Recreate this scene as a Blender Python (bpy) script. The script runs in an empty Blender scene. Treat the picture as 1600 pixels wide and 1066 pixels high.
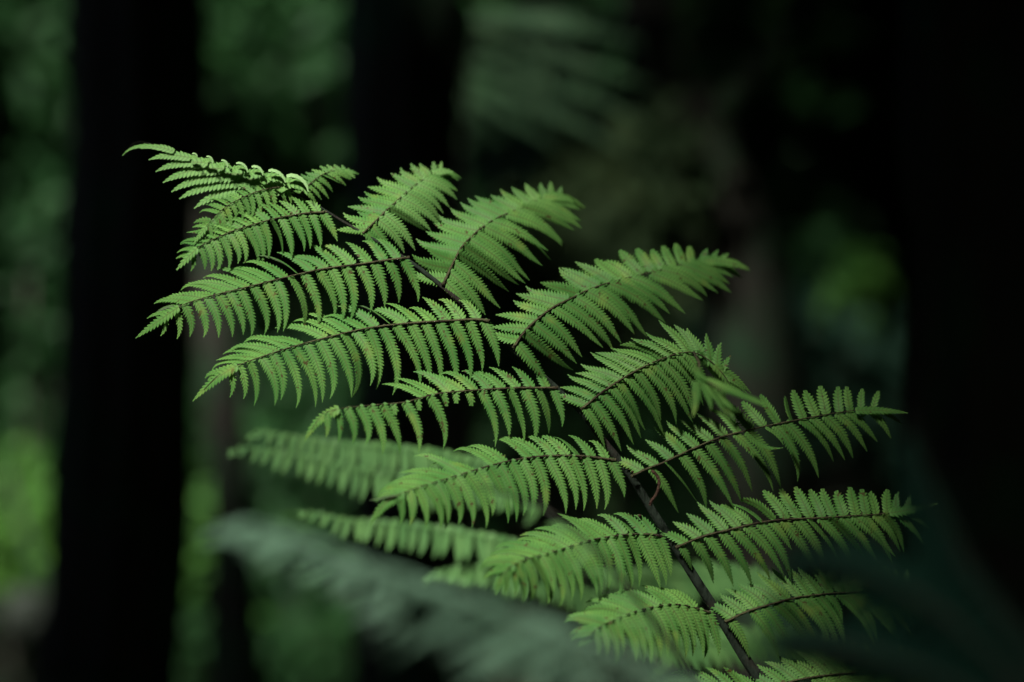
import bpy, math, random
import numpy as np
from mathutils import Vector

# ------------------------------------------------------------------ camera, sky, sun, exposure
scene = bpy.context.scene
COL = scene.collection
R = math.radians
CAM_Z = 1.5
FOCUS = 2.0
cam_data = bpy.data.cameras.new('camera')
cam = bpy.data.objects.new('camera', cam_data)
COL.objects.link(cam)
cam.location = (0, 0, CAM_Z)
cam.rotation_euler = (R(90), 0, 0)
cam_data.lens = 85
cam_data.sensor_width = 36
cam_data.clip_start = 0.05
cam_data.clip_end = 300
cam_data.dof.use_dof = True
cam_data.dof.focus_distance = FOCUS
cam_data.dof.aperture_fstop = 2.0
scene.camera = cam

SUN_EL, SUN_AZ = 46.0, 202.0       # degrees; azimuth clockwise from +Y: the light comes over the camera's left shoulder
sd = Vector((math.sin(R(SUN_AZ)) * math.cos(R(SUN_EL)), math.cos(R(SUN_AZ)) * math.cos(R(SUN_EL)), math.sin(R(SUN_EL))))
world = bpy.data.worlds.new('World')
scene.world = world
world.use_nodes = True
wn = world.node_tree.nodes
sky = wn.new('ShaderNodeTexSky')
sky.sky_type = 'NISHITA'
sky.sun_disc = False
sky.sun_elevation = R(SUN_EL)
sky.sun_rotation = R(SUN_AZ)
wn['Background'].inputs['Strength'].default_value = 0.13
world.node_tree.links.new(sky.outputs[0], wn['Background'].inputs['Color'])
sun_data = bpy.data.lights.new('sun', 'SUN')
sun_data.energy = 5.0
sun_data.angle = R(8)
sun_data.color = (1.0, 0.97, 0.9)
sun = bpy.data.objects.new('sun', sun_data)
COL.objects.link(sun)
sun.rotation_euler = sd.to_track_quat('Z', 'Y').to_euler()
scene.view_settings.view_transform = 'Standard'
scene.view_settings.look = 'None'
scene.view_settings.gamma = 1
scene.view_settings.use_curve_mapping = False
scene.view_settings.exposure = 1.4

rng = random.Random(11)
K = 36 / 85 / 1600                  # metres per photo pixel at one metre


def P(px, py, Y=FOCUS):
    return Vector(((px - 800) * K * Y, Y, CAM_Z - (py - 533) * K * Y))


# ------------------------------------------------------------------ materials
def nodes_of(m):
    m.use_nodes = True
    return m.node_tree.nodes, m.node_tree.links


def math_node(n, l, op, a, b=None, c=None):
    q = n.new('ShaderNodeMath')
    q.operation = op
    for i, v in enumerate((a, b, c)):
        if v is None:
            continue
        if isinstance(v, (int, float)):
            q.inputs[i].default_value = v
        else:
            l.new(v, q.inputs[i])
    return q.outputs[0]


def mixc(n, l, fac, a, b):
    q = n.new('ShaderNodeMix')
    q.data_type = 'RGBA'
    for key, v in (('Factor', fac), ('A', a), ('B', b)):
        s = [i for i in q.inputs if i.name == key and i.type == ('VALUE' if key == 'Factor' else 'RGBA')][0]
        if isinstance(v, (int, float)):
            s.default_value = v
        elif isinstance(v, tuple):
            s.default_value = (*v, 1)
        else:
            l.new(v, s)
    return [o for o in q.outputs if o.type == 'RGBA'][0]


def leaf_mat(name, c1, c2, under=None, veins=True, trans=0.3, rough=0.55, spots=True, nscale=30.0, spec=0.12):
    m = bpy.data.materials.new(name)
    n, l = nodes_of(m)
    b = n['Principled BSDF']
    geo = n.new('ShaderNodeNewGeometry')
    no = n.new('ShaderNodeTexNoise')
    no.inputs['Scale'].default_value = nscale
    no.inputs['Detail'].default_value = 4
    l.new(geo.outputs['Position'], no.inputs['Vector'])
    ramp = n.new('ShaderNodeMapRange')
    ramp.inputs['From Min'].default_value = 0.35
    ramp.inputs['From Max'].default_value = 0.65
    l.new(no.outputs[0], ramp.inputs['Value'])
    col = mixc(n, l, ramp.outputs[0], c1, c2)
    # per piece variation
    rnd = math_node(n, l, 'MULTIPLY', geo.outputs['Random Per Island'], 0.6)
    col = mixc(n, l, rnd, col, (c2[0] * 0.6, c2[1] * 0.74, c2[2] * 0.8))
    if veins:
        uv = n.new('ShaderNodeUVMap')
        sep = n.new('ShaderNodeSeparateXYZ')
        l.new(uv.outputs[0], sep.inputs[0])
        av = math_node(n, l, 'ABSOLUTE', sep.outputs['Y'])
        # one side vein per tooth, slanting towards the tip of the leaflet
        u = math_node(n, l, 'SUBTRACT', sep.outputs['X'], math_node(n, l, 'MULTIPLY', av, 0.75))
        fr = math_node(n, l, 'FRACT', u)
        d = math_node(n, l, 'ABSOLUTE', math_node(n, l, 'SUBTRACT', fr, 0.5))
        mr = n.new('ShaderNodeMapRange')
        mr.inputs['From Min'].default_value = 0.0
        mr.inputs['From Max'].default_value = 0.30
        mr.inputs['To Min'].default_value = 0.9
        mr.inputs['To Max'].default_value = 0.0
        l.new(d, mr.inputs['Value'])
        col = mixc(n, l, mr.outputs[0], col, (c1[0] * 0.33, c1[1] * 0.42, c1[2] * 0.45))
        mr2 = n.new('ShaderNodeMapRange')
        mr2.inputs['From Min'].default_value = 0.05
        mr2.inputs['From Max'].default_value = 0.15
        mr2.inputs['To Min'].default_value = 0.75
        mr2.inputs['To Max'].default_value = 0.0
        l.new(av, mr2.inputs['Value'])
        col = mixc(n, l, mr2.outputs[0], col, (0.065, 0.10, 0.025))
    if spots:
        vo = n.new('ShaderNodeTexNoise')
        vo.inputs['Scale'].default_value = 190
        vo.inputs['Detail'].default_value = 2
        l.new(geo.outputs['Position'], vo.inputs['Vector'])
        ms = n.new('ShaderNodeMapRange')
        ms.inputs['From Min'].default_value = 0.665
        ms.inputs['From Max'].default_value = 0.70
        l.new(vo.outputs[0], ms.inputs['Value'])
        col = mixc(n, l, math_node(n, l, 'MULTIPLY', ms.outputs[0], 0.85), col, (0.05, 0.03, 0.012))
        # a few yellowed areas
        yo = n.new('ShaderNodeTexNoise')
        yo.inputs['Scale'].default_value = 55
        yo.inputs['Detail'].default_value = 1
        l.new(geo.outputs['Position'], yo.inputs['Vector'])
        my = n.new('ShaderNodeMapRange')
        my.inputs['From Min'].default_value = 0.6
        my.inputs['From Max'].default_value = 0.78
        l.new(yo.outputs[0], my.inputs['Value'])
        col = mixc(n, l, math_node(n, l, 'MULTIPLY', my.outputs[0], 0.35), col, (0.19, 0.24, 0.045))
    if under:
        col = mixc(n, l, math_node(n, l, 'MULTIPLY', geo.outputs['Backfacing'], 0.9), col, under)
    l.new(col, b.inputs['Base Color'])
    b.inputs['Roughness'].default_value = rough
    b.inputs['Specular IOR Level'].default_value = spec
    tr = n.new('ShaderNodeBsdfTranslucent')
    l.new(col, tr.inputs['Color'])
    mx = n.new('ShaderNodeMixShader')
    mx.inputs[0].default_value = trans
    l.new(b.outputs[0], mx.inputs[1])
    l.new(tr.outputs[0], mx.inputs[2])
    l.new(mx.outputs[0], n['Material Output'].inputs['Surface'])
    return m


def bark_mat(name, c1, c2, moss, scale=8, stretch=0.2, mossy=0.5):
    m = bpy.data.materials.new(name)
    n, l = nodes_of(m)
    b = n['Principled BSDF']
    tc = n.new('ShaderNodeNewGeometry')
    mp = n.new('ShaderNodeMapping')
    mp.inputs['Scale'].default_value = (1, 1, stretch)
    l.new(tc.outputs['Position'], mp.inputs['Vector'])
    a = n.new('ShaderNodeTexNoise')
    a.inputs['Scale'].default_value = scale * 4
    a.inputs['Detail'].default_value = 8
    l.new(mp.outputs[0], a.inputs['Vector'])
    col = mixc(n, l, a.outputs[0], c1, c2)
    q = n.new('ShaderNodeTexNoise')
    q.inputs['Scale'].default_value = scale
    q.inputs['Detail'].default_value = 5
    l.new(tc.outputs['Position'], q.inputs['Vector'])
    r = n.new('ShaderNodeMapRange')
    r.inputs['From Min'].default_value = 0.62 - 0.25 * mossy
    r.inputs['From Max'].default_value = 0.78 - 0.25 * mossy
    l.new(q.outputs[0], r.inputs['Value'])
    col = mixc(n, l, r.outputs[0], col, moss)
    l.new(col, b.inputs['Base Color'])
    b.inputs['Roughness'].default_value = 0.9
    b.inputs['Specular IOR Level'].default_value = 0.15
    bp = n.new('ShaderNodeBump')
    bp.inputs['Strength'].default_value = 0.6
    bp.inputs['Distance'].default_value = 0.01
    l.new(a.outputs[0], bp.inputs['Height'])
    l.new(bp.outputs[0], b.inputs['Normal'])
    return m


M_LEAF = leaf_mat('fern_leaflet_green', (0.140, 0.280, 0.062), (0.060, 0.170, 0.034), trans=0.42, under=(0.21, 0.30, 0.16))
M_LEAF_APEX = leaf_mat('fern_apex_green', (0.135, 0.255, 0.065), (0.10, 0.215, 0.052), under=(0.20, 0.33, 0.14), spots=False)
M_RIB = bark_mat('fern_midrib_brown', (0.024, 0.024, 0.010), (0.055, 0.052, 0.024), (0.02, 0.014, 0.008), scale=60, stretch=1)
M_RACHIS = bark_mat('fern_rachis_grey_green', (0.003, 0.006, 0.003), (0.011, 0.017, 0.011), (0.012, 0.010, 0.007), scale=40, stretch=0.3)
M_DRY = bark_mat('withered_brown', (0.015, 0.010, 0.006), (0.045, 0.024, 0.014), (0.03, 0.014, 0.009), scale=80, stretch=1)
M_BACK = leaf_mat('soft_green_frond', (0.095, 0.205, 0.060), (0.068, 0.16, 0.045), veins=False, spots=False)
M_GREY = leaf_mat('skylit_grey_frond', (0.112, 0.195, 0.125), (0.085, 0.16, 0.10), veins=False, spots=False, nscale=9)  # bluish grey carries cool skylight as well as the pale leaf undersides
M_TOP = leaf_mat('grey_green_frond', (0.060, 0.125, 0.055), (0.042, 0.095, 0.042), veins=False, spots=False, nscale=9)
M_DARK = leaf_mat('shade_dark_frond', (0.004, 0.016, 0.010), (0.003, 0.012, 0.008), spec=.02, rough=.8, veins=False, spots=False)  # shade on the right-hand fronds is put into this near-black leaf colour
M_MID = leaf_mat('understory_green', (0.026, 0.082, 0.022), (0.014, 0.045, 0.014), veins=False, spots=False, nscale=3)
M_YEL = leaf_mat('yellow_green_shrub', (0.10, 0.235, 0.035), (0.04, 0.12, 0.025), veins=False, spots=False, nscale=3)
M_OLIVE = leaf_mat('olive_foliage', (0.075, 0.115, 0.045), (0.045, 0.08, 0.035), veins=False, spots=False, nscale=3)
M_TEAL = leaf_mat('teal_green_foliage', (0.042, 0.105, 0.065), (0.03, 0.075, 0.045), veins=False, spots=False, nscale=3)
M_CANOPY = leaf_mat('canopy_green', (0.045, 0.085, 0.03), (0.03, 0.065, 0.025), veins=False, spots=False, nscale=2, trans=0.12)
M_BARK = bark_mat('dark_wet_bark', (0.014, 0.014, 0.012), (0.075, 0.075, 0.058), (0.035, 0.085, 0.042), scale=5)
M_MOSS = bark_mat('mossy_bark', (0.04, 0.05, 0.03), (0.07, 0.09, 0.055), (0.05, 0.10, 0.05), scale=4, mossy=1.0)
M_STONE = bark_mat('pale_stone', (0.07, 0.09, 0.07), (0.12, 0.14, 0.11), (0.14, 0.17, 0.10), scale=9, stretch=1, mossy=0.1)
M_SOIL = bark_mat('forest_floor_litter', (0.03, 0.024, 0.016), (0.07, 0.055, 0.035), (0.03, 0.06, 0.02), scale=2, stretch=1, mossy=0.8)

# ------------------------------------------------------------------ object helpers
ORG = {}


def tag(o, label=None, cat=None, group=None, kind=None):
    for k, v in (('label', label), ('category', cat), ('group', group), ('kind', kind)):
        if v:
            o[k] = v


class MB:
    """Collects vertices, faces and uv; build() links it as one mesh object."""

    def __init__(self):
        self.v, self.f, self.uv = [], [], []

    def add(self, verts, faces, uvs=None):
        o = len(self.v)
        self.v.extend(verts)
        self.uv.extend(uvs if uvs is not None else [(0, 0)] * len(verts))
        self.f.extend([tuple(i + o for i in f) for f in faces])

    def merge(self, other):
        self.add(other.v, other.f, other.uv)

    def build(self, name, mat, parent=None, origin=None, smooth=True):
        origin = Vector(origin) if origin is not None else Vector(self.v[0])
        me = bpy.data.meshes.new(name)
        va = np.array([tuple(q) for q in self.v]) - np.array(origin)
        me.from_pydata(va.tolist(), [], self.f)
        ul = me.uv_layers.new(name='UVMap')
        li = np.zeros(len(me.loops), dtype=np.int32)
        me.loops.foreach_get('vertex_index', li)
        ul.data.foreach_set('uv', np.array(self.uv, dtype=np.float32)[li].ravel())
        if smooth:
            me.polygons.foreach_set('use_smooth', [True] * len(me.polygons))
        me.materials.append(mat)
        o = bpy.data.objects.new(name, me)
        COL.objects.link(o)
        base = ORG[parent.name] if parent else Vector((0, 0, 0))
        o.parent = parent
        o.location = origin - base
        ORG[o.name] = origin
        return o


def empty(name, loc):
    o = bpy.data.objects.new(name, None)
    o.empty_display_size = 0.05
    COL.objects.link(o)
    o.location = loc
    ORG[o.name] = Vector(loc)
    return o


def tube(pts, rad, sides=6, cap=True):
    mb = MB()
    n = len(pts)
    V, F = [], []
    up = Vector((0.13, -0.9, 0.4)).normalized()
    for i, p in enumerate(pts):
        t = (pts[min(i + 1, n - 1)] - pts[max(i - 1, 0)]).normalized()
        a = t.cross(up).normalized()
        b = t.cross(a)
        for k in range(sides):
            th = 2 * math.pi * k / sides
            V.append(p + (a * math.cos(th) + b * math.sin(th)) * rad[i])
    for i in range(n - 1):
        for k in range(sides):
            k2 = (k + 1) % sides
            F.append((i * sides + k, i * sides + k2, (i + 1) * sides + k2, (i + 1) * sides + k))
    if cap:
        F.append(tuple(range(sides - 1, -1, -1)))
        F.append(tuple((n - 1) * sides + k for k in range(sides)))
    mb.add(V, F)
    return mb


def smooth_path(pts, n):
    """Catmull-Rom through pts (any dimension), resampled evenly to n points."""
    p = np.array(pts, dtype=float)
    q = np.vstack([2 * p[0] - p[1], p, 2 * p[-1] - p[-2]])
    out = []
    for i in range(1, len(q) - 2):
        for u in np.linspace(0, 1, 12, endpoint=False):
            out.append(0.5 * ((2 * q[i]) + (-q[i - 1] + q[i + 1]) * u + (2 * q[i - 1] - 5 * q[i] + 4 * q[i + 1] - q[i + 2]) * u * u
                              + (-q[i - 1] + 3 * q[i] - 3 * q[i + 1] + q[i + 2]) * u ** 3))
    out.append(q[-2])
    out = np.array(out)
    d = np.r_[0, np.cumsum(np.linalg.norm(np.diff(out[:, :2], axis=0), axis=1) + 1e-9)]
    s = np.linspace(0, d[-1], n)
    return np.array([np.interp(s, d, out[:, k]) for k in range(out.shape[1])]).T


def width_shape(s, blunt):
    rise = 0.68 + 0.32 * min(1, s / 0.16) ** 0.7
    if blunt:
        return rise * max(0.0, 1 - s ** 5) ** 0.7
    return rise * (max(0.0, 1 - s ** 2.7) * (1 - 0.12 * s) * 0.94 + 0.06 * (1 - s))


def pinnule(p0, d0, length, a0, a1, halfw, normal, y0=FOCUS, dslope=0.0, dcurl=0.0, blunt=False, teeth=None, hook=0.0,
            roll=0.0, r=rng, toothdepth=0.46, power=1.3, relief=1.0):
    """A serrated leaflet. p0 and length are in photo pixels on the plane of the frond, d0 is its depth offset in metres;
    it starts along angle a0 and bends to a1 (degrees, 90 is up)."""
    m = MB()
    nt = teeth or max(3, int(round(length / 4.9)))
    seg = nt * 2
    kp = K * y0
    C = []
    x, y, d = p0[0], p0[1], d0
    st = length / seg
    for i in range(seg + 1):
        C.append(P(x, y, y0 + d))
        s = (i + 0.5) / seg
        a = R(a0 + (a1 - a0) * s ** power + hook * max(0, s - 0.7) / 0.3)
        x += math.cos(a) * st
        y -= math.sin(a) * st
        d += st * kp * (dslope + dcurl * s)
    N0 = Vector(normal).normalized()
    V, U, F = [], [], []
    wm = halfw * kp
    jit = [r.uniform(-0.12, 0.12) for _ in range(2 * nt + 4)]
    for i in range(seg + 1):
        s = i / seg
        T = (C[min(i + 1, seg)] - C[max(i - 1, 0)]).normalized()
        N = (N0 - T * N0.dot(T)).normalized()
        S = T.cross(N)
        ca, sa = math.cos(roll), math.sin(roll)
        S, N = S * ca + N * sa, N * ca - S * sa
        w = width_shape(s, blunt) * wm
        peak = i % 2 == 1
        e = 1.12 if peak else 1.12 - toothdepth - 0.06
        if i == 0 or i == seg:
            e = 0.9
        lift = wm * 0.16 * relief
        row = []
        for side in (-1, 1):
            j = jit[(i // 2) * 2 + (side > 0)] if peak else 0
            fw = T * (st * kp * 1.15 if peak else 0) * (1 if i < seg else 0)
            row.append(C[i] + S * side * w * e * (1 + j) + fw - N * (w * 0.10 * relief))
            row.append(C[i] + S * side * w * 0.5 + fw * 0.35 + N * lift * (1.0 if peak else 0.35) * (w / wm))
        V.extend((row[0], row[1], C[i] - N * lift * 0.35 * (w / wm + 0.01), row[3], row[2]))
        ut = i / 2
        U.extend(((ut + (0.5 if peak else 0), -e), (ut + (0.2 if peak else 0), -0.5), (ut, 0), (ut + (0.2 if peak else 0), 0.5), (ut + (0.5 if peak else 0), e)))
    for i in range(seg):
        for k in range(4):
            F.append((i * 5 + k, i * 5 + k + 1, (i + 1) * 5 + k + 1, (i + 1) * 5 + k))
    m.add(V, F, U)
    return m


def simple_pinnule(p0, d0, length, a0, a1, halfw, normal, y0, dslope=0.0):
    m = MB()
    kp = K * y0
    C = []
    x, y, d = p0[0], p0[1], d0
    n = 4
    for i in range(n + 1):
        C.append(P(x, y, y0 + d))
        a = R(a0 + (a1 - a0) * (i + 0.5) / n)
        x += math.cos(a) * length / n
        y -= math.sin(a) * length / n
        d += length / n * kp * dslope
    N0 = Vector(normal).normalized()
    V, F = [], []
    for i in range(n + 1):
        T = (C[min(i + 1, n)] - C[max(i - 1, 0)]).normalized()
        S = T.cross((N0 - T * N0.dot(T)).normalized())
        w = (0.7, 1, 0.95, 0.6, 0.05)[i] * halfw * kp
        V.extend((C[i] - S * w, C[i] + S * w))
    for i in range(n):
        F.append((2 * i, 2 * i + 1, 2 * i + 3, 2 * i + 2))
    m.add(V, F, [(0, 0)] * len(V))
    return m


# ------------------------------------------------------------------ the large fern frond in focus
stipe_base = P(1720, 3200, 2.35)
stipe_base.z = 0.02
frond = empty('fern_frond', stipe_base)
tag(frond, 'large bright green fern frond in sharp focus, arching from lower right to upper left', 'fern frond')

RACHIS = [(196, 244, .05), (202, 230, .05), (216, 221, .05), (240, 226, .05), (300, 246, .04), (350, 262, .04), (400, 279, .03), (450, 296, .03),
          (497, 322, .02), (529, 342, .02), (590, 378, .01), (645, 412, .01), (700, 455, 0), (750, 500, 0), (800, 545, 0),
          (850, 590, 0), (905, 640, 0), (945, 692, 0), (985, 742, 0), (1020, 800, 0), (1056, 856, 0), (1095, 918, 0),
          (1130, 972, 0), (1160, 1022, 0), (1192, 1075, 0), (1250, 1190, .01), (1380, 1500, .05), (1530, 2000, .12), (1660, 2700, .25)]
RR = [.5, .7, .9, 1.1, 1.4, 1.6, 1.8, 2.0, 2.4, 2.7, 3.4, 4.2, 5.0, 5.6, 6.2, 6.8, 7.4, 8.0, 8.6, 9.4, 10.2, 10.8, 11.4, 12.0, 12.6, 14, 18, 23, 28]
rp = smooth_path([(a, b, c, r) for (a, b, c), r in zip(RACHIS, RR)], 260)
pts = [P(q[0], q[1], FOCUS + 0.012 + q[2]) for q in rp] + [stipe_base]
rads = [q[3] * K * FOCUS * (0.4 if i < 12 else 0.74) for i, q in enumerate(rp)] + [0.022]
tube(pts, rads, 10).build('rachis', M_RACHIS, frond)


def prof(table, t):
    ts = [q[0] for q in table]
    return [float(np.interp(t, ts, [q[k] for q in table])) for k in range(1, len(table[0]))]


# default tables: t along the pinna, length factor, start angle, end angle
L_LOW = [(0, .70, -62, -78), (.08, .88, -62, -88), (.3, 1, -58, -100), (.5, .97, -54, -98), (.68, .88, -54, -98), (.80, .68, -58, -100),
         (.88, .46, -70, -112), (.94, .28, -105, -125), (1, .14, -130, -140)]
L_UP = [(0, .6, 112, 138), (.1, .85, 122, 156), (.3, 1.05, 134, 172), (.5, 1.2, 144, 184), (.65, 1.3, 154, 194), (.8, 1.0, 170, 206),
        (.9, .55, 190, 216), (1, .16, 215, 222)]
R_UP = [(0, .75, 175, 172), (.12, .95, 168, 172), (.3, 1.05, 155, 170), (.45, 1, 147, 160), (.58, .9, 140, 145), (.75, .62, 118, 112),
        (.88, .42, 85, 70), (1, .15, 20, 5)]
R_UPA = [(0, .8, 178, 172), (.15, 1.0, 172, 170), (.35, 1, 166, 166), (.55, .9, 158, 156), (.7, .66, 150, 146), (.82, .42, 135, 125), (.92, .25, 90, 70), (1, .12, 20, 5)]
R_LOWA = [(0, .75, -45, -58), (.15, .95, -36, -60), (.35, 1.05, -26, -66), (.55, 1.0, -18, -60), (.75, .8, -14, -48), (.9, .5, -8, -30), (1, .15, -5, -15)]
R_LOW = [(0, .62, -38, -62), (.1, .8, -25, -68), (.3, 1, -18, -72), (.5, 1.05, -15, -68), (.7, .95, -18, -62), (.85, .65, -20, -50),
         (1, .15, -22, -30)]
R_UP2 = [(0, .9, 150, 165), (.15, 1.0, 135, 168), (.3, 1.15, 132, 160), (.45, 1.1, 128, 148), (.55, .95, 120, 118), (.75, .78, 105, 98), (.88, .6, 90, 82), (1, .2, 25, 15)]
R_LOW2 = [(0, .65, -55, -80), (.1, .9, -48, -78), (.3, 1.05, -42, -80), (.5, 1.0, -42, -80), (.7, .9, -40, -76), (.88, .6, -35, -66), (1, .15, -20, -30)]

# pts, n pairs, low len, up len, tables, depth at tip, half width, extras
PINNAE = [
    dict(pts=[(451, 291), (425, 294), (400, 300), (372, 312), (348, 327), (326, 349), (306, 376)], n=17, low=36, up=26, lt=L_LOW, ut=L_UP, dep=(.03, .03), hw=5.2, apex=1),
    dict(pts=[(508, 331), (470, 334), (424, 343), (385, 354), (351, 366), (309, 387), (281, 416)], n=18, low=64, up=40, lt=L_LOW, ut=L_UP, dep=(.02, .03), hw=7.4, apex=1),
    dict(pts=[(640, 402), (600, 407), (560, 413), (500, 421), (440, 435), (380, 450), (320, 465), (275, 482), (223, 520)], n=22, low=88, up=60, lt=L_LOW, ut=L_UP, dep=(.01, .01), hw=8.6),
    dict(pts=[(765, 502), (744, 499), (685, 502), (629, 506), (573, 513), (516, 526), (460, 541), (410, 557), (374, 570), (344, 584), (312, 616)], n=24, low=106, up=64, lt=L_LOW, ut=L_UP, dep=(0, -.01), hw=9.0),
    dict(pts=[(872, 606), (812, 606), (770, 608), (727, 611), (685, 615), (657, 622), (629, 629), (573, 634), (535, 638), (503, 648), (484, 678)], n=21, low=94, up=58, lt=L_LOW, ut=L_UP, dep=(0, -.10), hw=8.6,
         miss=[('u', .53, .99)], stub=[('l', .34, .45), ('l', .52, .55), ('l', .61, .66), ('l', .70, .725)]),
    dict(pts=[(962, 719), (914, 713), (871, 712), (828, 715), (784, 723), (741, 735), (698, 748), (655, 761), (618, 775), (598, 788), (586, 810)], n=23, low=96, up=62, lt=L_LOW, ut=L_UP, dep=(0, -.15), hw=8.8),
    dict(pts=[(1034, 838), (1015, 835), (974, 836), (919, 845), (872, 860), (829, 872), (800, 884), (784, 900), (778, 920)], n=21, low=96, up=64, lt=L_LOW, ut=L_UP, dep=(-.01, -.18), hw=9.0),
    dict(pts=[(1110, 957), (1064, 945), (1028, 947), (992, 956), (956, 970), (930, 984), (908, 1005)], n=17, low=90, up=60, lt=L_LOW, ut=L_UP, dep=(-.01, -.17), hw=9.0),
    dict(pts=[(1197, 1086), (1150, 1078), (1110, 1080), (1060, 1092), (1000, 1115), (960, 1150)], n=16, low=90, up=62, lt=L_LOW, ut=L_UP, dep=(-.01, -.12), hw=9.0),
    dict(pts=[(466, 307), (476, 295), (487, 285), (505, 272), (525, 266), (540, 266), (552, 276)], n=12, low=34, up=22, lt=R_LOWA, ut=R_UPA, dep=(.04, .09), hw=4.6, apex=1),
    dict(pts=[(567, 365), (586, 346), (605, 328), (631, 304), (658, 282), (684, 268), (702, 268)], n=15, low=72, up=56, lt=R_LOWA, ut=R_UPA, dep=(.02, .13), hw=9.2, apex=1),
    dict(pts=[(692, 446), (700, 428), (708, 411), (723, 384), (750, 358), (776, 341), (815, 324), (841, 312), (866, 305), (888, 313)], n=19, low=106, up=70, lt=R_LOWA, ut=R_UPA, dep=(.01, .19), hw=11.2),
    dict(pts=[(802, 544), (815, 524), (834, 504), (863, 481), (891, 467), (919, 453), (961, 439), (1003, 429), (1046, 418), (1088, 408), (1125, 407), (1158, 416)], n=23, low=106, up=62, lt=R_LOWA, dep=(0, .18), hw=11.2, blunt=(.5,.8),
         ut=[(0, .75, 178, 172), (.12, .95, 172, 172), (.3, 1.05, 160, 168), (.45, 1, 147, 158), (.58, .8, 138, 140), (.75, .52, 112, 106), (.86, .32, 75, 60), (1, .15, 20, 5)]),
    dict(pts=[(908, 640), (933, 619), (961, 599), (989, 582), (1017, 568), (1037, 560), (1060, 552), (1084, 551), (1107, 562), (1128, 582), (1144, 606)], n=20, low=102, up=62, lt=R_LOW2, dep=(0, -.03), hw=8.8,
         ut=[(0, .8, 165, 172), (.15, 1, 150, 172), (.35, 1.15, 148, 176), (.55, 1.2, 150, 185), (.75, .9, 120, 150), (.9, .5, 70, 40), (1, .15, -50, -60)]),
    dict(pts=[(986, 745), (1010, 733), (1034, 724), (1081, 702), (1127, 683), (1174, 671), (1221, 661), (1268, 652), (1315, 644), (1362, 640), (1405, 644)], n=21, low=100, up=56, lt=R_LOW2, ut=R_UP2, dep=(0, .03), hw=9.0, blunt=(.5, .92),
         miss=[('l', .475, .53)], stub=[('l', .83, .86)]),
    dict(pts=[(1056, 856), (1096, 839), (1143, 827), (1190, 816), (1237, 811), (1284, 809), (1330, 806), (1377, 803), (1420, 797), (1452, 790)], n=22, low=100, up=54, lt=R_LOW2, ut=R_UP2, dep=(0, .02), hw=9.4, blunt=(.3, .85)),
    dict(pts=[(1133, 972), (1169, 955), (1206, 944), (1244, 934), (1300, 927), (1356, 925), (1410, 928), (1460, 936)], n=21, low=100, up=56, lt=R_LOW2, ut=R_UP2, dep=(0, .03), hw=9.4, blunt=(.5, .8)),
    dict(pts=[(1196, 1080), (1240, 1064), (1300, 1054), (1356, 1051), (1442, 1051), (1500, 1056)], n=20, low=95, up=54, lt=R_LOW2, ut=R_UP2, dep=(0, .03), hw=9.4),
]

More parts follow.
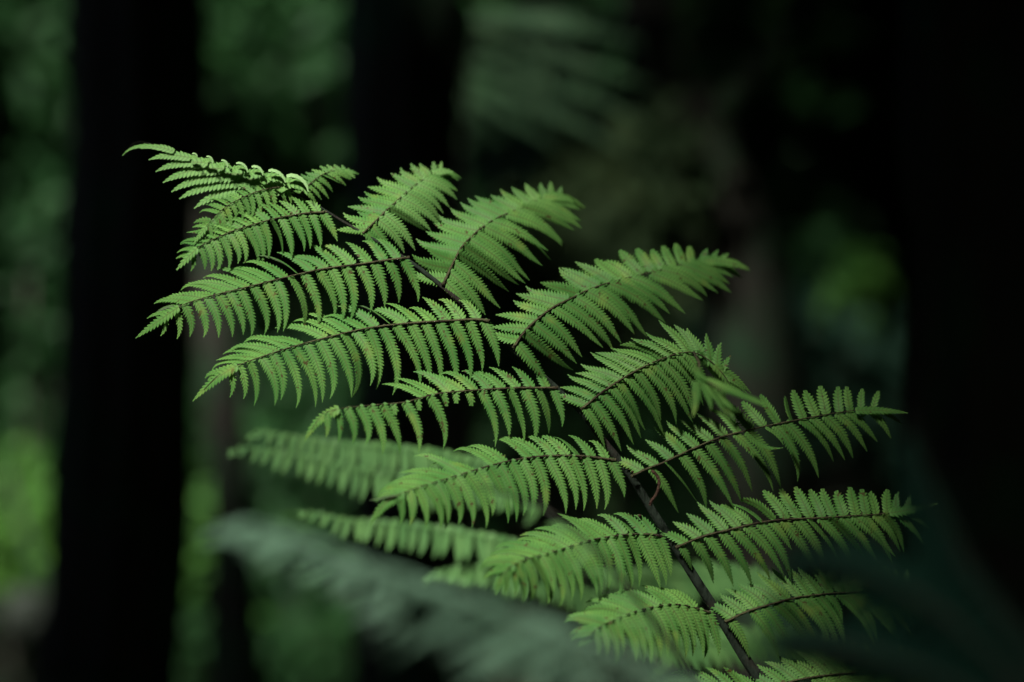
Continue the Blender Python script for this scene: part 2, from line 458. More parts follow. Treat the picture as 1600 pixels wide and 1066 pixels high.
PIN_TIPS = []
leaflets = []                                       # (size shown, mesh, pinna, apex)
for pi, d in enumerate(PINNAE):
    r = random.Random(100 + pi)
    left = d['pts'][-1][0] < d['pts'][0][0]
    path = smooth_path(d['pts'], 160)
    d0, d1 = d['dep']
    k = np.linspace(0, 1, 160)
    depth = d0 + (d1 - d0) * k ** 1.4
    base_r = 0.65 + d['low'] / 78
    mp = [P(path[i][0], path[i][1], FOCUS + depth[i]) for i in range(0, 160, 4)]
    rad = [(base_r * (1 - 0.78 * i / len(mp)) + (1.2 if i == 0 else 0)) * K * FOCUS * (1 + 0.12 * r.uniform(-1, 1)) for i in range(len(mp))]
    po = tube(mp, rad, 6).build('pinna', M_RIB, frond)
    n = d['n']
    wob = r.uniform(.5, 1.2)
    # the fused, lance-shaped end of the pinna
    i0 = 134
    e0, e1, e2 = path[i0], path[148], path[159]
    ln = float(np.hypot(*(e1 - e0)) + np.hypot(*(e2 - e1)))
    ta = math.degrees(math.atan2(-(e1[1] - e0[1]), e1[0] - e0[0]))
    tb = math.degrees(math.atan2(-(e2[1] - e1[1]), e2[0] - e1[0]))
    if tb - ta > 180: tb -= 360
    if tb - ta < -180: tb += 360
    PIN_TIPS.append((700 if 0 < e0[0] < 1400 and e0[1] < 1050 else 0,
                     pinnule(e0, depth[i0] - .002, ln * 1.2, ta - .2 * (tb - ta), tb + .25 * (tb - ta), d['hw'] * (1.25 if left else 1.0), (-.15, -.8, .55), teeth=max(6, int(ln / 5)),
                             toothdepth=.45, dcurl=.1, power=1.0, r=r), po, bool(d.get('apex'))))
    for i in range(n):
        for side in 'ul':
            # leaflets sit closer together towards the tip
            t = (i + (0.5 if side == 'u' else 0.15)) / n
            t = 0.015 + 0.985 * (t * 1.22 - 0.22 * t * t)
            if t > 0.995:
                continue
            t += r.uniform(-.004, .004)
            if any(s == side and a <= t <= b for s, a, b in d.get('miss', ())):
                continue
            stub = any(s == side and a <= t <= b for s, a, b in d.get('stub', ()))
            lf, a0, a1 = prof(d['ut'] if side == 'u' else d['lt'], t)
            length = lf * (d['up'] if side == 'u' else d['low']) * r.uniform(.93, 1.06)
            if stub:
                length *= r.uniform(.18, .3)
            j = max(0, min(159, t * 159))
            x = np.interp(j, range(160), path[:, 0])
            y = np.interp(j, range(160), path[:, 1])
            dd = np.interp(j, range(160), depth)
            a0 += r.gauss(0, 4)
            a1 += r.gauss(0, 7) + wob * 6 * math.sin(i * .9 + pi)
            roll_ = r.uniform(-.3, .3)
            if r.random() < .08:
                roll_ = r.choice((-1, 1)) * r.uniform(.6, 1.1)
                a1 += r.uniform(-22, 22)
            if r.random() < .04:
                length *= r.uniform(.55, .85)
            if r.random() < .02:
                continue
            length *= 1 + .05 * math.sin(i * 1.7 + pi)
            hw = d['hw'] * 1.12 * min(1, 0.42 + 0.75 * (length / (d['low'] if side == 'l' else d['up'])) ** 1.0) * r.uniform(.92, 1.06)
            if t > (.90 if left else .94):
                continue
            if t > .8:
                hw *= 1 - 0.35 * (t - .8) / .2
            blunt = side == 'u' and 'blunt' in d and d['blunt'][0] < t < d['blunt'][1]
            hook = r.uniform(-5, 45) * (1 if left else -1) * (1 if side == 'u' else -0.4)
            if left:
                nrm = (-.15, -.62, .75) if side == 'u' else (-.25, -.9, .3)
                ds, dc = (.55, -.5) if side == 'u' else (-.30, .35)
            else:
                nrm = (-.1, -.85, .5) if side == 'u' else (.12, -.92, .35)
                ds, dc = (.25, .1) if side == 'u' else (-.15, .55)
            if blunt:
                hook = 0
                ds, dc = .15, .9
                hw *= .92
            mb = pinnule((x, y), dd + 0.0015, length, a0, a1, hw, nrm, dslope=ds + r.uniform(-.1, .1), dcurl=dc, blunt=blunt or stub,
                         hook=hook, roll=roll_, r=r, power=1.25)
            cx, cy = x + math.cos(R(a0)) * length / 2, y - math.sin(R(a0)) * length / 2
            vis = length * hw if (0 < cx < 1600 and 0 < cy < 1062) else 0
            if cx > 1380:
                vis *= .2
            leaflets.append((vis, mb, po, bool(d.get('apex'))))

for q in PIN_TIPS:
    leaflets.append(q)

# a crumpled, twisted leaflet in the gap of the third pinna from the bottom, and its neighbour folded over it
p6 = leaflets[[i for i, q in enumerate(leaflets) if q[2].name == 'pinna.014'][0]][2]
for (p0, ln, a0, a1, hw, nr) in [((1165, 676), 66, -48, 12, 7.5, (.1, -.6, .8)), ((1222, 664), 48, -55, -72, 4.5, (.7, -.6, .1)),
                                 ((1196, 668), 40, -25, -70, 4, (-.3, -.5, .6))]:
    leaflets.append((900, pinnule(p0, -.012, ln, a0, a1, hw, nr, r=rng), p6, False))
# the fourth right pinna ends in a tuft that hangs towards the camera, out of focus
p5 = [q[2] for q in leaflets if q[2].name == 'pinna.013'][0]
for (p0, ln, a0, a1, hw) in [((1092, 585), 60, -60, -85, 9), ((1098, 590), 78, -52, -66, 8), ((1104, 592), 100, -22, -30, 10), ((1102, 598), 66, -45, -40, 10),
                             ((1112, 604), 100, -12, -28, 10), ((1088, 596), 56, -88, -105, 8), ((1086, 574), 30, -60, -30, 8), ((1120, 608), 60, -55, -70, 7)]:
    leaflets.append((500, pinnule(p0, -.16, ln, a0, a1, hw, (.2, -.6, .75), dslope=-.35, r=rng, toothdepth=.5), p5, True))
tube([P(1084, 551, 1.975), P(1092, 566, 1.92), P(1094, 584, 1.86), P(1104, 596, 1.84), P(1130, 610, 1.80)], [.0012, .0011, .001, .0008, .0004], 6).build('hanging_tip_stalk', M_RIB, frond)

leaflets.sort(key=lambda q: -q[0])
rest = MB()
for i, (vis, mb, po, apex) in enumerate(leaflets):
    if i < 300:
        mb.build('leaflet', M_LEAF_APEX if apex else M_LEAF, po)
    else:
        rest.merge(mb)
ro = rest.build('small_leaflets', M_LEAF, frond)
ro['kind'] = 'stuff'

# apex: short pinnae, toothed leaflets on the left, curled over on the right
for (x0, y0, x1, y1, hw, bend, nt) in [(452, 290, 308, 337, 21, 28, 22), (408, 281, 285, 318, 18, 22, 19), (378, 272, 272, 306, 16, 22, 17), (350, 264, 258, 291, 13.5, 22, 15),
                                       (325, 255, 246, 273, 11, 22, 13), (298, 247, 234, 254, 9, 22, 11), (272, 237, 221, 236, 6.5, 24, 9)]:
    L = math.hypot(x1 - x0, y1 - y0)
    a = math.degrees(math.atan2(-(y1 - y0), x1 - x0)) % 360
    pinnule((x0, y0), .038, L * 1.04, a - bend * .9, a + bend * .8, hw, (-.2, -.8, .5), teeth=nt, toothdepth=.26, dslope=.1, dcurl=-.25, relief=.5).build('pinna_at_apex', M_LEAF_APEX, frond)
pinnule((262, 234), .05, 76, 166, 236, 5.5, (-.1, -.75, .6), teeth=10, toothdepth=.3, power=2.2).build('pinna_at_apex', M_LEAF_APEX, frond)
for (x0, y0, h, w) in [(300, 246, 9, 5), (322, 252, 12, 6), (345, 260, 15, 7), (368, 267, 19, 8), (392, 275, 23, 9.5), (418, 284, 28, 11.5), (446, 296, 34, 14)]:
    # the blade rises from the rachis and rolls over; a strip of its pale underside shows along the rim
    pinnule((x0 - h * .35, y0 + 2), .03, h * 1.75, 62, -75, w, (-.1, -.8, .55), teeth=7, toothdepth=.3, power=1.0, dcurl=-.5, roll=.2).build('curled_pinna_at_apex', M_LEAF_APEX, frond)
    rim = pinnule((x0 + h * .05, y0 - h * .62), .022, h * rng.uniform(1.1, 1.5), 28 + rng.uniform(-14, 10), -100 + rng.uniform(-30, 20), max(2.2, w * .40), (.35, -.6, .75), teeth=6, toothdepth=.15, power=.8, dcurl=-.6)
    rim.f = [f[::-1] for f in rim.f]
    rim.build('rolled_rim', M_LEAF_APEX, frond)

# withered bits
tube([P(q[0], q[1], 1.985) for q in smooth_path([(1018, 735), (1027, 744), (1030, 756), (1026, 772), (1018, 783), (1016, 790)], 14)],
     [.0012 * (1 + .3 * (i % 2)) for i in range(14)], 5).build('withered_tendril', M_DRY, frond)
for (x, y, q) in [(856, 708, 4), (908, 716, 5), (912, 724, 4), (899, 712, 3), (1000, 806, 4), (988, 737, 3)]:
    m = MB()
    V = [P(x + q * math.cos(a) * rng.uniform(.5, 1.1), y + q * .8 * math.sin(a) * rng.uniform(.5, 1.1), 1.994 + .003 * (k % 2)) for k, a in enumerate(np.linspace(0, 5.5, 8))]
    V.append(P(x, y, 1.989))
    m.add(V, [(k, (k + 1) % 8, 8) for k in range(8)])
    m.build('brown_husk', M_DRY, frond)


# ------------------------------------------------------------------ out-of-focus fronds: each pinna one mesh
def soft_pinna(parent, path_pts, Y0, dep, n, low, up, lt, ut, hw, mat, r):
    path = smooth_path(path_pts, 60)
    mb = MB()
    kk = K * Y0
    depth = np.linspace(dep[0], dep[1], 60)
    mb.merge(tube([P(path[i][0], path[i][1], Y0 + depth[i]) for i in range(0, 60, 5)], [kk * (1.8 - .12 * i) for i in range(12)], 4))
    for i in range(n):
        for side in 'ul':
            t = (i + (.5 if side == 'u' else .1)) / n
            lf, a0, a1 = prof(ut if side == 'u' else lt, t)
            length = lf * (up if side == 'u' else low) * r.uniform(.88, 1.08)
            j = t * 59
            x, y, dd = (np.interp(j, range(60), q) for q in (path[:, 0], path[:, 1], depth))
            mb.merge(simple_pinnule((x, y), dd, length, a0 + r.uniform(-9, 9), a1 + r.uniform(-14, 14), hw * min(1, .4 + lf * .7) * r.uniform(.7, 1.15),
                                    (-.1 + r.uniform(-.2, .2), -.75, .6 + r.uniform(-.25, .25)), Y0, .2 if side == 'u' else -.15))
    return mb.build('pinna', mat, parent)


def to_ground(px, py, Y, dx=.0):
    g = P(px, py, Y)
    return Vector((g.x + dx, g.y, 0.02))


# pale frond just behind the sharp one, its pinnae poking out to the left
YB = 2.42
bf = empty('fern_frond', to_ground(1150, 1300, YB, .15))
tag(bf, 'blurred mid-green fern frond behind the sharp one, its pinnae poking out at left', 'fern frond')
b_rach = smooth_path([(800, 738), (840, 775), (880, 835), (980, 980), (1060, 1150), (1130, 1400)], 50)
tube([P(q[0], q[1], YB + .02) for q in b_rach] + [ORG[bf.name]], [K * YB * (3 + 7 * i / 50) for i in range(50)] + [.012], 8).build('rachis', M_RACHIS, bf)
r = random.Random(5)
HANG_L = [(0, .8, -80, -95), (.3, 1, -80, -98), (.6, .9, -85, -105), (.85, .6, -95, -120), (1, .2, -130, -150)]
HANG_U = [(0, .6, 120, 155), (.4, .7, 140, 180), (.7, .6, 155, 195), (1, .15, 200, 215)]
for pp in [[(790, 735), (700, 712), (600, 698), (510, 690), (440, 678), (405, 672), (385, 688)],
           [(800, 760), (700, 748), (600, 742), (520, 722), (440, 706), (385, 698), (352, 708)],
           [(900, 870), (800, 848), (700, 828), (620, 818), (550, 812), (490, 800), (462, 800)],
           [(960, 950), (880, 905), (820, 890), (740, 885), (690, 892), (660, 910)]]:
    soft_pinna(bf, pp, YB, (0, .03), 26, 52, 24, HANG_L, HANG_U, 7.5, M_BACK, r)
# its right half, behind the lower right pinnae
for pp in [[(950, 900), (1020, 905), (1100, 900), (1180, 905), (1240, 920)], [(990, 1010), (1080, 1010), (1180, 1000), (1280, 1010), (1340, 1030)]]:
    soft_pinna(bf, pp, YB, (0, .03), 22, 46, 34, R_LOW2, R_UP2, 8, M_BACK, r)

# light green frond piece crossing behind the sixth pinna, nearer than the one above
YC = 1.62
cf = empty('fern_frond', to_ground(1500, 1500, YC, -.1))
tag(cf, 'faint pale green blurred frond tip veiling the lower left pinnae of the sharp frond', 'fern frond')
c_r = smooth_path([(745, 758), (800, 775), (860, 800), (920, 850), (990, 930), (1100, 1080), (1250, 1300)], 30)
tube([P(q[0], q[1], YC) for q in c_r] + [ORG[cf.name]], [K * YC * (2 + 5 * i / 30) for i in range(30)] + [.01], 6).build('rachis', M_RACHIS, cf)
for i in range(9):
    b0 = c_r[2 + i * 2]
    for sg in (1, -1):
        L = 26 + 5 * i
        a = 168 if sg > 0 else 222
        pp = [(b0[0] + math.cos(R(a)) * L * s, b0[1] - math.sin(R(a)) * L * s + 8 * s * s) for s in (0, .33, .66, 1)]
        soft_pinna(cf, pp, YC, (0, 0), 8, 9, 8, HANG_L, HANG_U, 2.0, M_BACK, r)

# grey-green frond close to the camera
YG = 1.22
gf = empty('fern_frond', to_ground(1500, 1400, YG))
tag(gf, 'heavily blurred grey-green fern frond close to the camera across the bottom', 'fern frond')
g_r = smooth_path([(330, 818), (400, 826), (500, 856), (620, 900), (760, 950), (900, 1000), (1050, 1060), (1250, 1160), (1450, 1320)], 80)
tube([P(q[0], q[1], YG) for q in g_r] + [ORG[gf.name]], [K * YG * (2 + 8 * i / 80) for i in range(80)] + [.01], 6).build('rachis', M_RACHIS, gf)
r = random.Random(8)
GL = [(0, .8, -95, -110), (.5, 1, -100, -120), (1, .2, -140, -150)]
GU = [(0, .8, 110, 125), (.5, 1, 120, 140), (1, .2, 170, 170)]
for i in range(48):
    b0 = g_r[4 + int(i * 1.5)]
    i = i / 1.5
    for sg in (1, -1):
        L = (26 + 6 * min(i, 16) if sg > 0 else 60 + 7.5 * min(i, 18)) * r.uniform(.6, 1.25)
        a = (152 if sg > 0 else 188 + 1.4 * min(i, 12)) + r.uniform(-5, 5)
        pp = [(b0[0] + math.cos(R(a)) * L * s, b0[1] - math.sin(R(a)) * L * s + 16 * s * s) for s in (0, .33, .66, 1)]
        soft_pinna(gf, pp, YG, (0, r.uniform(-.03, .05)), 13, 13, 12, GL, GU, 4.4, M_GREY, r)

# dark frond on the right, close to the camera
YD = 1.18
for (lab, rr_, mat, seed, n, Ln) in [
    ('dark blurred frond with deep shade in its leaf colour, covering the right ends of the lowest pinnae',
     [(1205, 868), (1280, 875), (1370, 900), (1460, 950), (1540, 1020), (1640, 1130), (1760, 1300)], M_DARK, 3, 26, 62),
    ('blurred frond coloured black-green for shade at the far lower right edge of the picture',
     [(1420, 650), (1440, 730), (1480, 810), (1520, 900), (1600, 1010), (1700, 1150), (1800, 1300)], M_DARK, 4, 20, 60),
    ('dark blurred frond added as a veil of shade in front of the bottommost right pinna',
     [(1175, 1000), (1260, 1002), (1360, 1020), (1470, 1060), (1600, 1130), (1720, 1230), (1800, 1330)], M_DARK, 6, 15, 40)]:  # last frond is added to darken the bottommost pinna like a shadow
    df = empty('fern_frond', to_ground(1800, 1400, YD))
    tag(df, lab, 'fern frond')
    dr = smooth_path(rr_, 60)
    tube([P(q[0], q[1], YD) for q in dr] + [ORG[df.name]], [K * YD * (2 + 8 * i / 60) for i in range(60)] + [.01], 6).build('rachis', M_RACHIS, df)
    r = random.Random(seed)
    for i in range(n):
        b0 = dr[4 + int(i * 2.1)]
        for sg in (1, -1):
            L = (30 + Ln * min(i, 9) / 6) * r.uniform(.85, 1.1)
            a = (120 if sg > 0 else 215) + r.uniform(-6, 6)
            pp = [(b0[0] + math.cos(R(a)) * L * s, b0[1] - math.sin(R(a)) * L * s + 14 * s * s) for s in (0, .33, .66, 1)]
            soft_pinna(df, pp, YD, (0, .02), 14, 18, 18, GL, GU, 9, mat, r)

# ------------------------------------------------------------------ ground
gm = MB()
NX = 60
def ground_z(x, y):
    return -0.02 + 0.08 * math.sin(x * 1.3 + 1) * math.cos(y * .9) + max(0, y - 9) * .28 + max(0, y - 14) * .25
for j in range(NX + 1):
    for i in range(NX + 1):
        x, y = -40 + 80 * i / NX, -30 + 90 * j / NX
        gm.v.append(Vector((x, y, ground_z(x, y) - .05)))
        gm.uv.append((0, 0))
for j in range(NX):
    for i in range(NX):
        a = j * (NX + 1) + i
        gm.f.append((a, a + 1, a + NX + 2, a + NX + 1))
go = gm.build('forest_floor', M_SOIL, None, (0, 0, 0))
tag(go, 'dark forest floor rising into a slope behind the trees', None, None, 'structure')


# ------------------------------------------------------------------ trees
def trunk_mesh(axis, radii, seed, sides=40, rings=80, ridge=.07):
    r = random.Random(seed)
    ph = [r.uniform(0, 6.3) for _ in range(8)]
    ax = smooth_path([(*a[:2], a[2], q) for a, q in zip([(p.x, p.z, p.y) for p in axis], radii)], rings)
    m = MB()
    for i, q in enumerate(ax):
        c = Vector((q[0], q[2], q[1]))
        for k in range(sides):
            th = 2 * math.pi * k / sides
            z = q[1]
            rr = q[3] * (1 + ridge * math.sin(9 * th + ph[0] + 2 * math.sin(z * 2 + ph[1])) + ridge * .7 * math.sin(17 * th + ph[2] + 3 * math.sin(z * 3 + ph[3]))
                         + .05 * math.sin(z * 4 + 2 * th + ph[4]) + .03 * math.sin(z * 13 + 5 * th + ph[5]))
            m.v.append(c + Vector((math.cos(th) * rr, math.sin(th) * rr, 0)))
            m.uv.append((0, 0))
    for i in range(rings - 1):
        for k in range(sides):
            k2 = (k + 1) % sides
            m.f.append((i * sides + k, i * sides + k2, (i + 1) * sides + k2, (i + 1) * sides + k))
    return m


def axis_px(pts, Y):
    """trunk axis from picture positions at distance Y, continued to the ground and up into the canopy"""
    a = [P(x, y, Y) for x, y in pts]
    lo = a[-1] + (a[-1] - a[-2]).normalized() * 2.0
    lo.z = ground_z(lo.x, lo.y) - .1
    up = a[0] + Vector((rng.uniform(-.2, .2), rng.uniform(-.2, .2), 3.2))
    up2 = up + Vector((rng.uniform(-.3, .3), rng.uniform(-.3, .3), 2.2))
    return [up2, up] + a + [lo]


TREES = []
for (lab, pts_, Y, w, mat, grp) in [
    ('thick dark tree trunk at left of the picture, behind the tip of the sharp frond', [(216, -40), (205, 350), (190, 700), (170, 1100)], 5.0, [205, 200, 196, 205], M_BARK, 'g'),
    ('dark tree trunk rising behind the upper middle of the sharp frond', [(632, -40), (642, 350), (650, 700), (660, 1100)], 5.6, [170, 175, 180, 195], M_BARK, 'g'),
    ('slender black trunk right of the thick left trunk, seen below the sharp frond', [(262, -40), (290, 300), (342, 560), (362, 800), (368, 1100)], 6.4, [44, 50, 58, 66, 84], M_BARK, 'g'),
    ('leaning dark tree trunk beyond the upper right pinnae', [(1010, -60), (1080, 150), (1150, 380), (1185, 640), (1210, 1100)], 6.2, [80, 92, 110, 122, 140], M_BARK, 'g'),
    ('broad black tree trunk filling the right edge of the picture', [(1640, -60), (1640, 350), (1650, 700), (1670, 1100)], 3.3, [420, 420, 430, 450], M_BARK, 'g'),
]:
    ax = axis_px(pts_, Y)
    kk = K * Y / 2
    radii = [w[0] * kk * .75, w[0] * kk * .85] + [q * kk for q in w] + [w[-1] * kk * 1.35]
    t = empty('tree', ax[-1])
    tag(t, lab, 'tree', 'dark forest trees around the fern')
    trunk_mesh(ax, radii, int(Y * 10)).build('trunk', mat, t, ax[-1])
    TREES.append((t, Vector((ax[1].x, ax[1].y, 0)), ax[0]))
# trees just outside the picture that carry the rest of the added canopy
for (x, y, rad_) in [(-3.6, 2.5, .2), (3.8, 6.0, .22), (-3.2, 8.5, .2), (1.6, 10.5, .2), (3.4, -1.5, .22), (-3.4, -2.6, .22), (.6, -4.6, .2)]:
    b0 = Vector((x, y, ground_z(x, y) - .1))
    ax = [b0 + Vector((.2, .1, 6)), b0 + Vector((.1, .1, 3)), b0 + Vector((0, .05, 1.2)), b0]
    t = empty('tree', b0)
    pos = ('beyond the left edge' if x < -1 else 'beyond the right edge' if x > 1 else 'behind the camera') if y < 8 else ('far back at left' if x < 0 else 'far back at right')
    tag(t, f'dark forest tree standing {pos} of the view, {"level with the fern" if y > 0 and y < 3 else "behind the camera" if y < 0 else "farther off"}' if y < 8 else f'dark forest tree standing {pos}, half hidden by the thicket', 'tree', 'dark forest trees around the fern')
    trunk_mesh(ax, [rad_ * .7, rad_ * .85, rad_, rad_ * 1.4], int(x * 7 + y), 18, 24).build('trunk', M_BARK, t, b0)
    TREES.append((t, Vector((x, y, 0)), ax[0]))


# ------------------------------------------------------------------ leaf clouds
def leaves(centres, sizes, seed, droop=.3, aspect=.42):
    """many pointed leaves, each two folded halves with a tip (6 verts, 4 faces)"""
    g = np.random.default_rng(seed)
    c = np.asarray(centres, dtype=float)
    n = len(c)
    T = g.normal(size=(n, 3))
    T[:, 2] -= droop
    T /= np.linalg.norm(T, axis=1)[:, None]
    N = g.normal(size=(n, 3)) + np.array([0, -.3, 1.0])
    N -= T * (N * T).sum(1)[:, None]
    N /= np.linalg.norm(N, axis=1)[:, None]
    S = np.cross(T, N)
    L = np.asarray(sizes)[:, None]
    W = L * aspect
    v = np.stack([c - T * L * .5, c - S * W * .5 + N * W * .12, c + S * W * .5 + N * W * .12, c + T * L * .05,
                  c + T * L * .5 - N * L * .12], axis=1)
    f = []
    for i in range(n):
        o = i * 5
        f += [(o, o + 3, o + 1), (o, o + 2, o + 3), (o + 1, o + 3, o + 4), (o + 3, o + 2, o + 4)]
    m = MB()
    m.v = v.reshape(-1, 3).tolist()
    m.f = f
    m.uv = [(0, 0)] * (5 * n)
    return m


# holes cut in the added canopy to aim the sun: (point to light, radius)
GAPS = [(P(575, 600, 2.0), .42), (P(520, 945, 1.22), .42), (P(330, 330, 2.0), .40), (P(30, 830, 7.5), .80), (P(450, 60, 9.0), .62), (P(310, 850, 8.5), .75), (P(860, 110, 4.6), .33),
        (P(1350, 415, 7.5), .27), (P(470, 950, 8.0), .75), (P(985, 350, 6.0), .27), (P(1250, 580, 7.4), .22), (P(240, 860, 5.0), .10), (P(600, 120, 5.6), .08), (P(880, 250, 7.2), .26), (P(42, 965, 6.6), .20), (P(1180, 120, 5.0), .12), (P(1080, 40, 8.0), .2), (P(60, 60, 9), .34)]


gr_ = random.Random(19)
for _ in range(26):                  # scattered small gaps added to dapple the far undergrowth
    GAPS.append((P(gr_.uniform(250, 1330), gr_.uniform(-60, 1000), 9.6), gr_.uniform(.16, .40)))


def in_gap(c):
    c = np.asarray(c)
    s = np.array(sd)
    keep = np.zeros(len(c), bool)
    for p, r_ in GAPS:
        q = c - np.array(p)
        al = q @ s
        dist = np.linalg.norm(q - al[:, None] * s, axis=1)
        keep |= (dist < r_) & (al > .8)
    return keep


g = np.random.default_rng(4)
NC = 42000
u = g.uniform(-1, 1, size=(NC * 3, 3))
# dome of foliage added round the scene to keep sky light out
ctr = np.array([0, 3.0, 0.0])
dirs = g.normal(size=(NC, 3))
dirs[:, 2] = np.abs(dirs[:, 2])
dirs /= np.linalg.norm(dirs, axis=1)[:, None]
shell = dirs * np.array([8.5, 10.5, 5.6]) * g.uniform(.80, 1.08, size=(NC, 1)) + ctr
flat = np.stack([g.uniform(-6, 6, 9000), g.uniform(-4, 11, 9000), g.uniform(3.4, 5.0, 9000)], 1)
cc = np.vstack([shell, flat])
cc = cc[~in_gap(cc)]
sz = g.uniform(.36, .66, len(cc))
high = cc[:, 2] > 2.6
hc, hs = cc[high], sz[high]
tx = np.array([[q[1].x, q[1].y] for q in TREES])
own = np.argmin(np.linalg.norm(hc[:, None, :2] - tx[None], axis=2), axis=1)
for i, (t, b0, top) in enumerate(TREES):
    sel = own == i
    if sel.sum() > 10:
        leaves(hc[sel], hs[sel], 50 + i, aspect=.62).build('shading_crown', M_CANOPY, t, top, smooth=False)  # crowns added overhead to shade the background
lc, ls = cc[~high], sz[~high]
lc = lc[:, :]
th = leaves(lc, ls, 77, aspect=.5).build('thicket', M_CANOPY, None, (0, 8, 0), smooth=False)
tag(th, 'dark mass of forest undergrowth closing off the view and the sky light all round', None, None, 'stuff')


ug = np.random.default_rng(61)
uc = np.stack([ug.uniform(-2.3, 1.55, 11000), ug.uniform(9.1, 10.4, 11000), ug.uniform(0.3, 3.4, 11000)], 1)
keep = np.sin(uc[:, 0] * 5 + 1.3 * np.sin(uc[:, 2] * 3)) * np.cos(uc[:, 2] * 4 + uc[:, 0]) + ug.uniform(-.6, .6, 11000) > .15
ul = leaves(uc[keep], ug.uniform(.08, .22, keep.sum()), 62).build('undergrowth', M_MID, None, (0, 9.6, 1), smooth=False)
tag(ul, 'dim dappled green undergrowth on the slope far behind the trunks', None, None, 'stuff')


def shrub(name, lab, cat, centre, rad3, n, size, mat, seed, grp=None, stems=5):
    c = Vector(centre)
    gz = ground_z(c.x, c.y) - .05
    base = Vector((c.x, c.y, gz))
    t = empty(name, base)
    tag(t, lab, cat, grp)
    g = np.random.default_rng(seed)
    # clumps give it an uneven outline
    nc = 14
    cl = g.normal(size=(nc, 3)) * np.array(rad3) * .55 + np.array(c)
    pick = g.integers(0, nc, n)
    pp = cl[pick] + g.normal(size=(n, 3)) * np.array(rad3) * .27
    leaves(pp, g.uniform(size * .6, size * 1.2, n), seed).build('foliage', mat, t, c, smooth=False)
    sm = MB()
    for k in range(min(stems, nc)):
        e = Vector(cl[k])
        mid = base.lerp(e, .5) + Vector((g.uniform(-.1, .1), g.uniform(-.1, .1), .1))
        q = smooth_path([tuple(base), tuple(mid), tuple(e)], 8) if (e - base).length > .01 else [base, e]
        sm.merge(tube([Vector(z) for z in q], [.02 - .002 * i for i in range(len(q))], 5))
    sm.build('stem', M_BARK, t, base)
    return t


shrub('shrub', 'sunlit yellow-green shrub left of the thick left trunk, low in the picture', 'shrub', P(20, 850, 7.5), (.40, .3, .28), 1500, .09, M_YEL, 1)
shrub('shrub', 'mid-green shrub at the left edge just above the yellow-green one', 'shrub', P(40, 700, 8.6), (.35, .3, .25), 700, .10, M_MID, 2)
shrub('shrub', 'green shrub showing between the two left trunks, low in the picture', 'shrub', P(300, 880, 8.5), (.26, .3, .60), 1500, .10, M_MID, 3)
shrub('shrub', 'low green shrub right of the slender black trunk, below the blurred fronds', 'shrub', P(480, 960, 8.0), (.42, .3, .30), 1500, .10, M_MID, 4)
shrub('shrub', 'tall mid-green foliage between the thick left trunk and the middle trunk, top of the picture', 'shrub', P(430, 90, 9.0), (.65, .4, .50), 1300, .17, M_MID, 5)
shrub('shrub', 'dim green foliage in the top left corner of the picture', 'shrub', P(50, 120, 9.0), (.40, .4, .6), 450, .17, M_MID, 6)
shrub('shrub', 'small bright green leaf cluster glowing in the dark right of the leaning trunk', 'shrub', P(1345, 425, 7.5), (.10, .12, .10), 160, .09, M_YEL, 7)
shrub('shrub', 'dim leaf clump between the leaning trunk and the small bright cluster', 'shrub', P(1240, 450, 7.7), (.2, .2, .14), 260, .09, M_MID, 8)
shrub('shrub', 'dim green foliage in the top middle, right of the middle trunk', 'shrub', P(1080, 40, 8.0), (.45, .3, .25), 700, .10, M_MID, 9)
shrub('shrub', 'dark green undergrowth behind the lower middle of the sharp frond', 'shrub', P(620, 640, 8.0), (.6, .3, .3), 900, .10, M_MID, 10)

# drooping grey-green frond hanging behind, upper middle
YH = 4.6
hf = empty('fern_frond', to_ground(700, 300, YH))
tag(hf, 'large blurred grey-green frond fanning out behind the top middle of the picture', 'fern frond')
h_r = smooth_path([(1010, 215), (960, 150), (890, 100), (820, 60), (760, 45), (735, 90), (725, 200), (722, 420), (722, 900)], 60)
tube([P(q[0], q[1], YH) for q in h_r] + [ORG[hf.name]], [K * YH * (1.5 + .08 * i) for i in range(60)] + [.02], 6).build('rachis', M_RACHIS, hf)
r = random.Random(21)
for (x0, y0, a, L) in [(745, 30, -2, 260), (738, 62, -9, 285), (734, 92, -15, 285), (732, 122, -20, 270), (728, 145, -24, 160), (727, 160, -40, 90), (740, 28, 6, 200), (727, 175, -62, 70)]:
    pp = [(x0 + math.cos(R(a)) * L * s, y0 - math.sin(R(a)) * L * s + 26 * s * s) for s in (0, .33, .66, 1)]
    soft_pinna(hf, pp, YH, (0, .1), 20, 15, 12, [(0, .8, -60, -80), (.5, 1, -60, -80), (1, .2, -30, -40)], [(0, .8, 100, 90), (.5, 1, 80, 70), (1, .2, 10, 10)], 6.0, M_TOP, r)

# dark small fern at the bottom left corner
YL = 3.4
lf_ = empty('fern_frond', to_ground(100, 1200, YL))
tag(lf_, 'dark green blurred fern arching along the bottom left corner', 'fern frond')
l_r = smooth_path([(225, 1062), (170, 1045), (110, 1042), (50, 1050), (0, 1080), (-40, 1180)], 40)
tube([P(q[0], q[1], YL) for q in l_r] + [ORG[lf_.name]], [K * YL * 1.5] * 40 + [.01], 6).build('rachis', M_RACHIS, lf_)
for i in range(11):
    b0 = l_r[2 + i * 3]
    pp = [(b0[0] + 6 * s, b0[1] + (30 + i * 4) * s) for s in (0, .33, .66, 1)]
    soft_pinna(lf_, pp, YL, (0, -.03), 10, 10, 10, [(0, 1, -150, -120), (1, .3, -120, -100)], [(0, 1, -30, -60), (1, .3, -60, -80)], 2.6, M_MID, r)

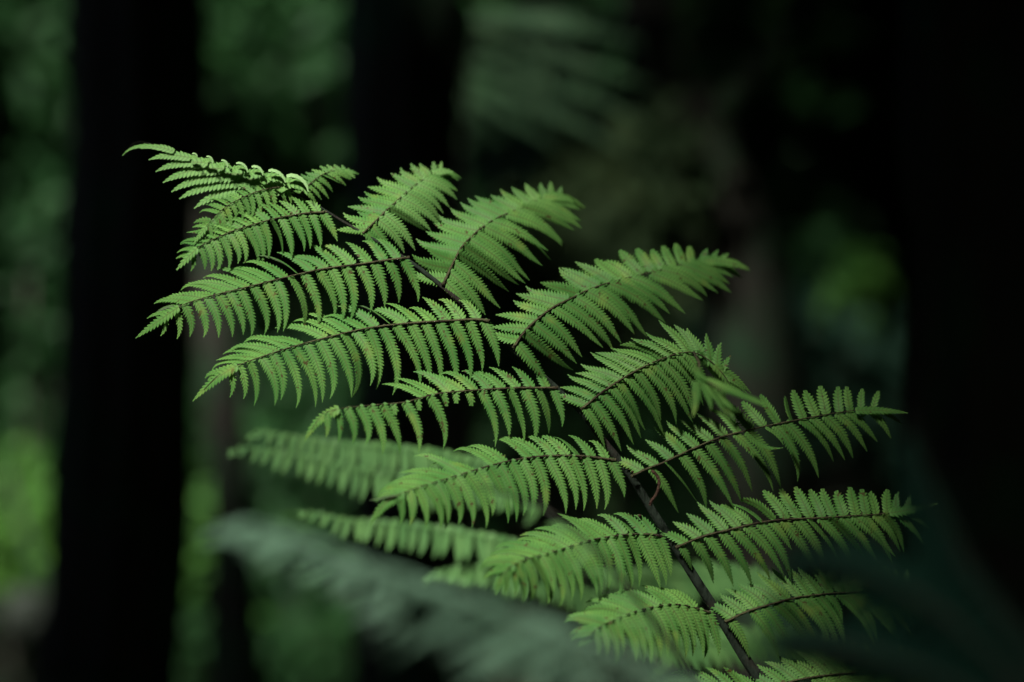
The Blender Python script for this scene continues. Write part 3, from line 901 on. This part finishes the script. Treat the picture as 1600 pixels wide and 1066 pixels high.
# mossy stump, branch, stone, thin branch
def blob(name, lab, cat, centre, r3, mat, seed, toground=True):
    c = Vector(centre)
    g = random.Random(seed)
    ph = [g.uniform(0, 6) for _ in range(6)]
    m = MB()
    A, B = 32, 20
    for j in range(B + 1):
        v = math.pi * j / B
        for i in range(A):
            u_ = 2 * math.pi * i / A
            q = 1 + .12 * math.sin(3 * u_ + ph[0]) * math.sin(v * 3 + ph[1]) + .07 * math.sin(7 * u_ + ph[2] + 4 * v) + .04 * math.sin(13 * v + ph[3] + 5 * u_)
            z = math.cos(v) * r3[2] * q
            m.v.append(c + Vector((math.sin(v) * math.cos(u_) * r3[0] * q, math.sin(v) * math.sin(u_) * r3[1] * q, z)))
            m.uv.append((0, 0))
    for j in range(B):
        for i in range(A):
            i2 = (i + 1) % A
            m.f.append((j * A + i, j * A + i2, (j + 1) * A + i2, (j + 1) * A + i))
    o = m.build(name, mat, None, c)
    tag(o, lab, cat)
    return o


shrub('shrub', 'olive-brown shrub left of the leaning trunk, behind the gap between the upper right pinnae', 'shrub', P(985, 400, 6.0), (.22, .2, .27), 1700, .10, M_OLIVE, 31)
shrub('shrub', 'dim teal undergrowth right of the leaning trunk, above the third pinna from the bottom', 'shrub', P(1250, 560, 7.4), (.32, .2, .22), 900, .10, M_TEAL, 32)
shrub('shrub', 'dim dark green undergrowth left of the thick left trunk at half height', 'shrub', P(60, 470, 8.0), (.22, .2, .35), 500, .10, M_MID, 33)
shrub('shrub', 'dark teal foliage right of the middle trunk below the drooping grey-green frond', 'shrub', P(880, 250, 7.2), (.35, .2, .22), 900, .10, M_TEAL, 34)
bb = smooth_path([(1130, 170), (1180, 110), (1230, 55), (1300, -20), (1420, -160)], 20)
bo = tube([P(q[0], q[1], 5.0 + .02 * i) for i, q in enumerate(bb)], [.024 - .0006 * i for i in range(20)], 10).build('mossy_branch', M_MOSS)
tag(bo, 'slanting mossy branch in the dark upper right of the picture', 'branch')
so2 = blob('stone', 'greyish rounded stone at the left edge near the bottom, beside the thick trunk', 'stone', P(42, 965, 6.6), (.075, .08, .075), M_STONE, 3)
tw = tube([P(q[0], q[1], 6.8) for q in smooth_path([(10, 740), (25, 790), (45, 850), (65, 900), (85, 950), (100, 1040)], 16)] + [Vector((P(110, 1000, 6.8).x, 6.8, ground_z(-1.2, 6.8)))],
          [.012] * 17, 6).build('thin_branch', M_BARK)
tag(tw, 'thin dark leaning branch crossing in front of the yellow-green shrub', 'branch')
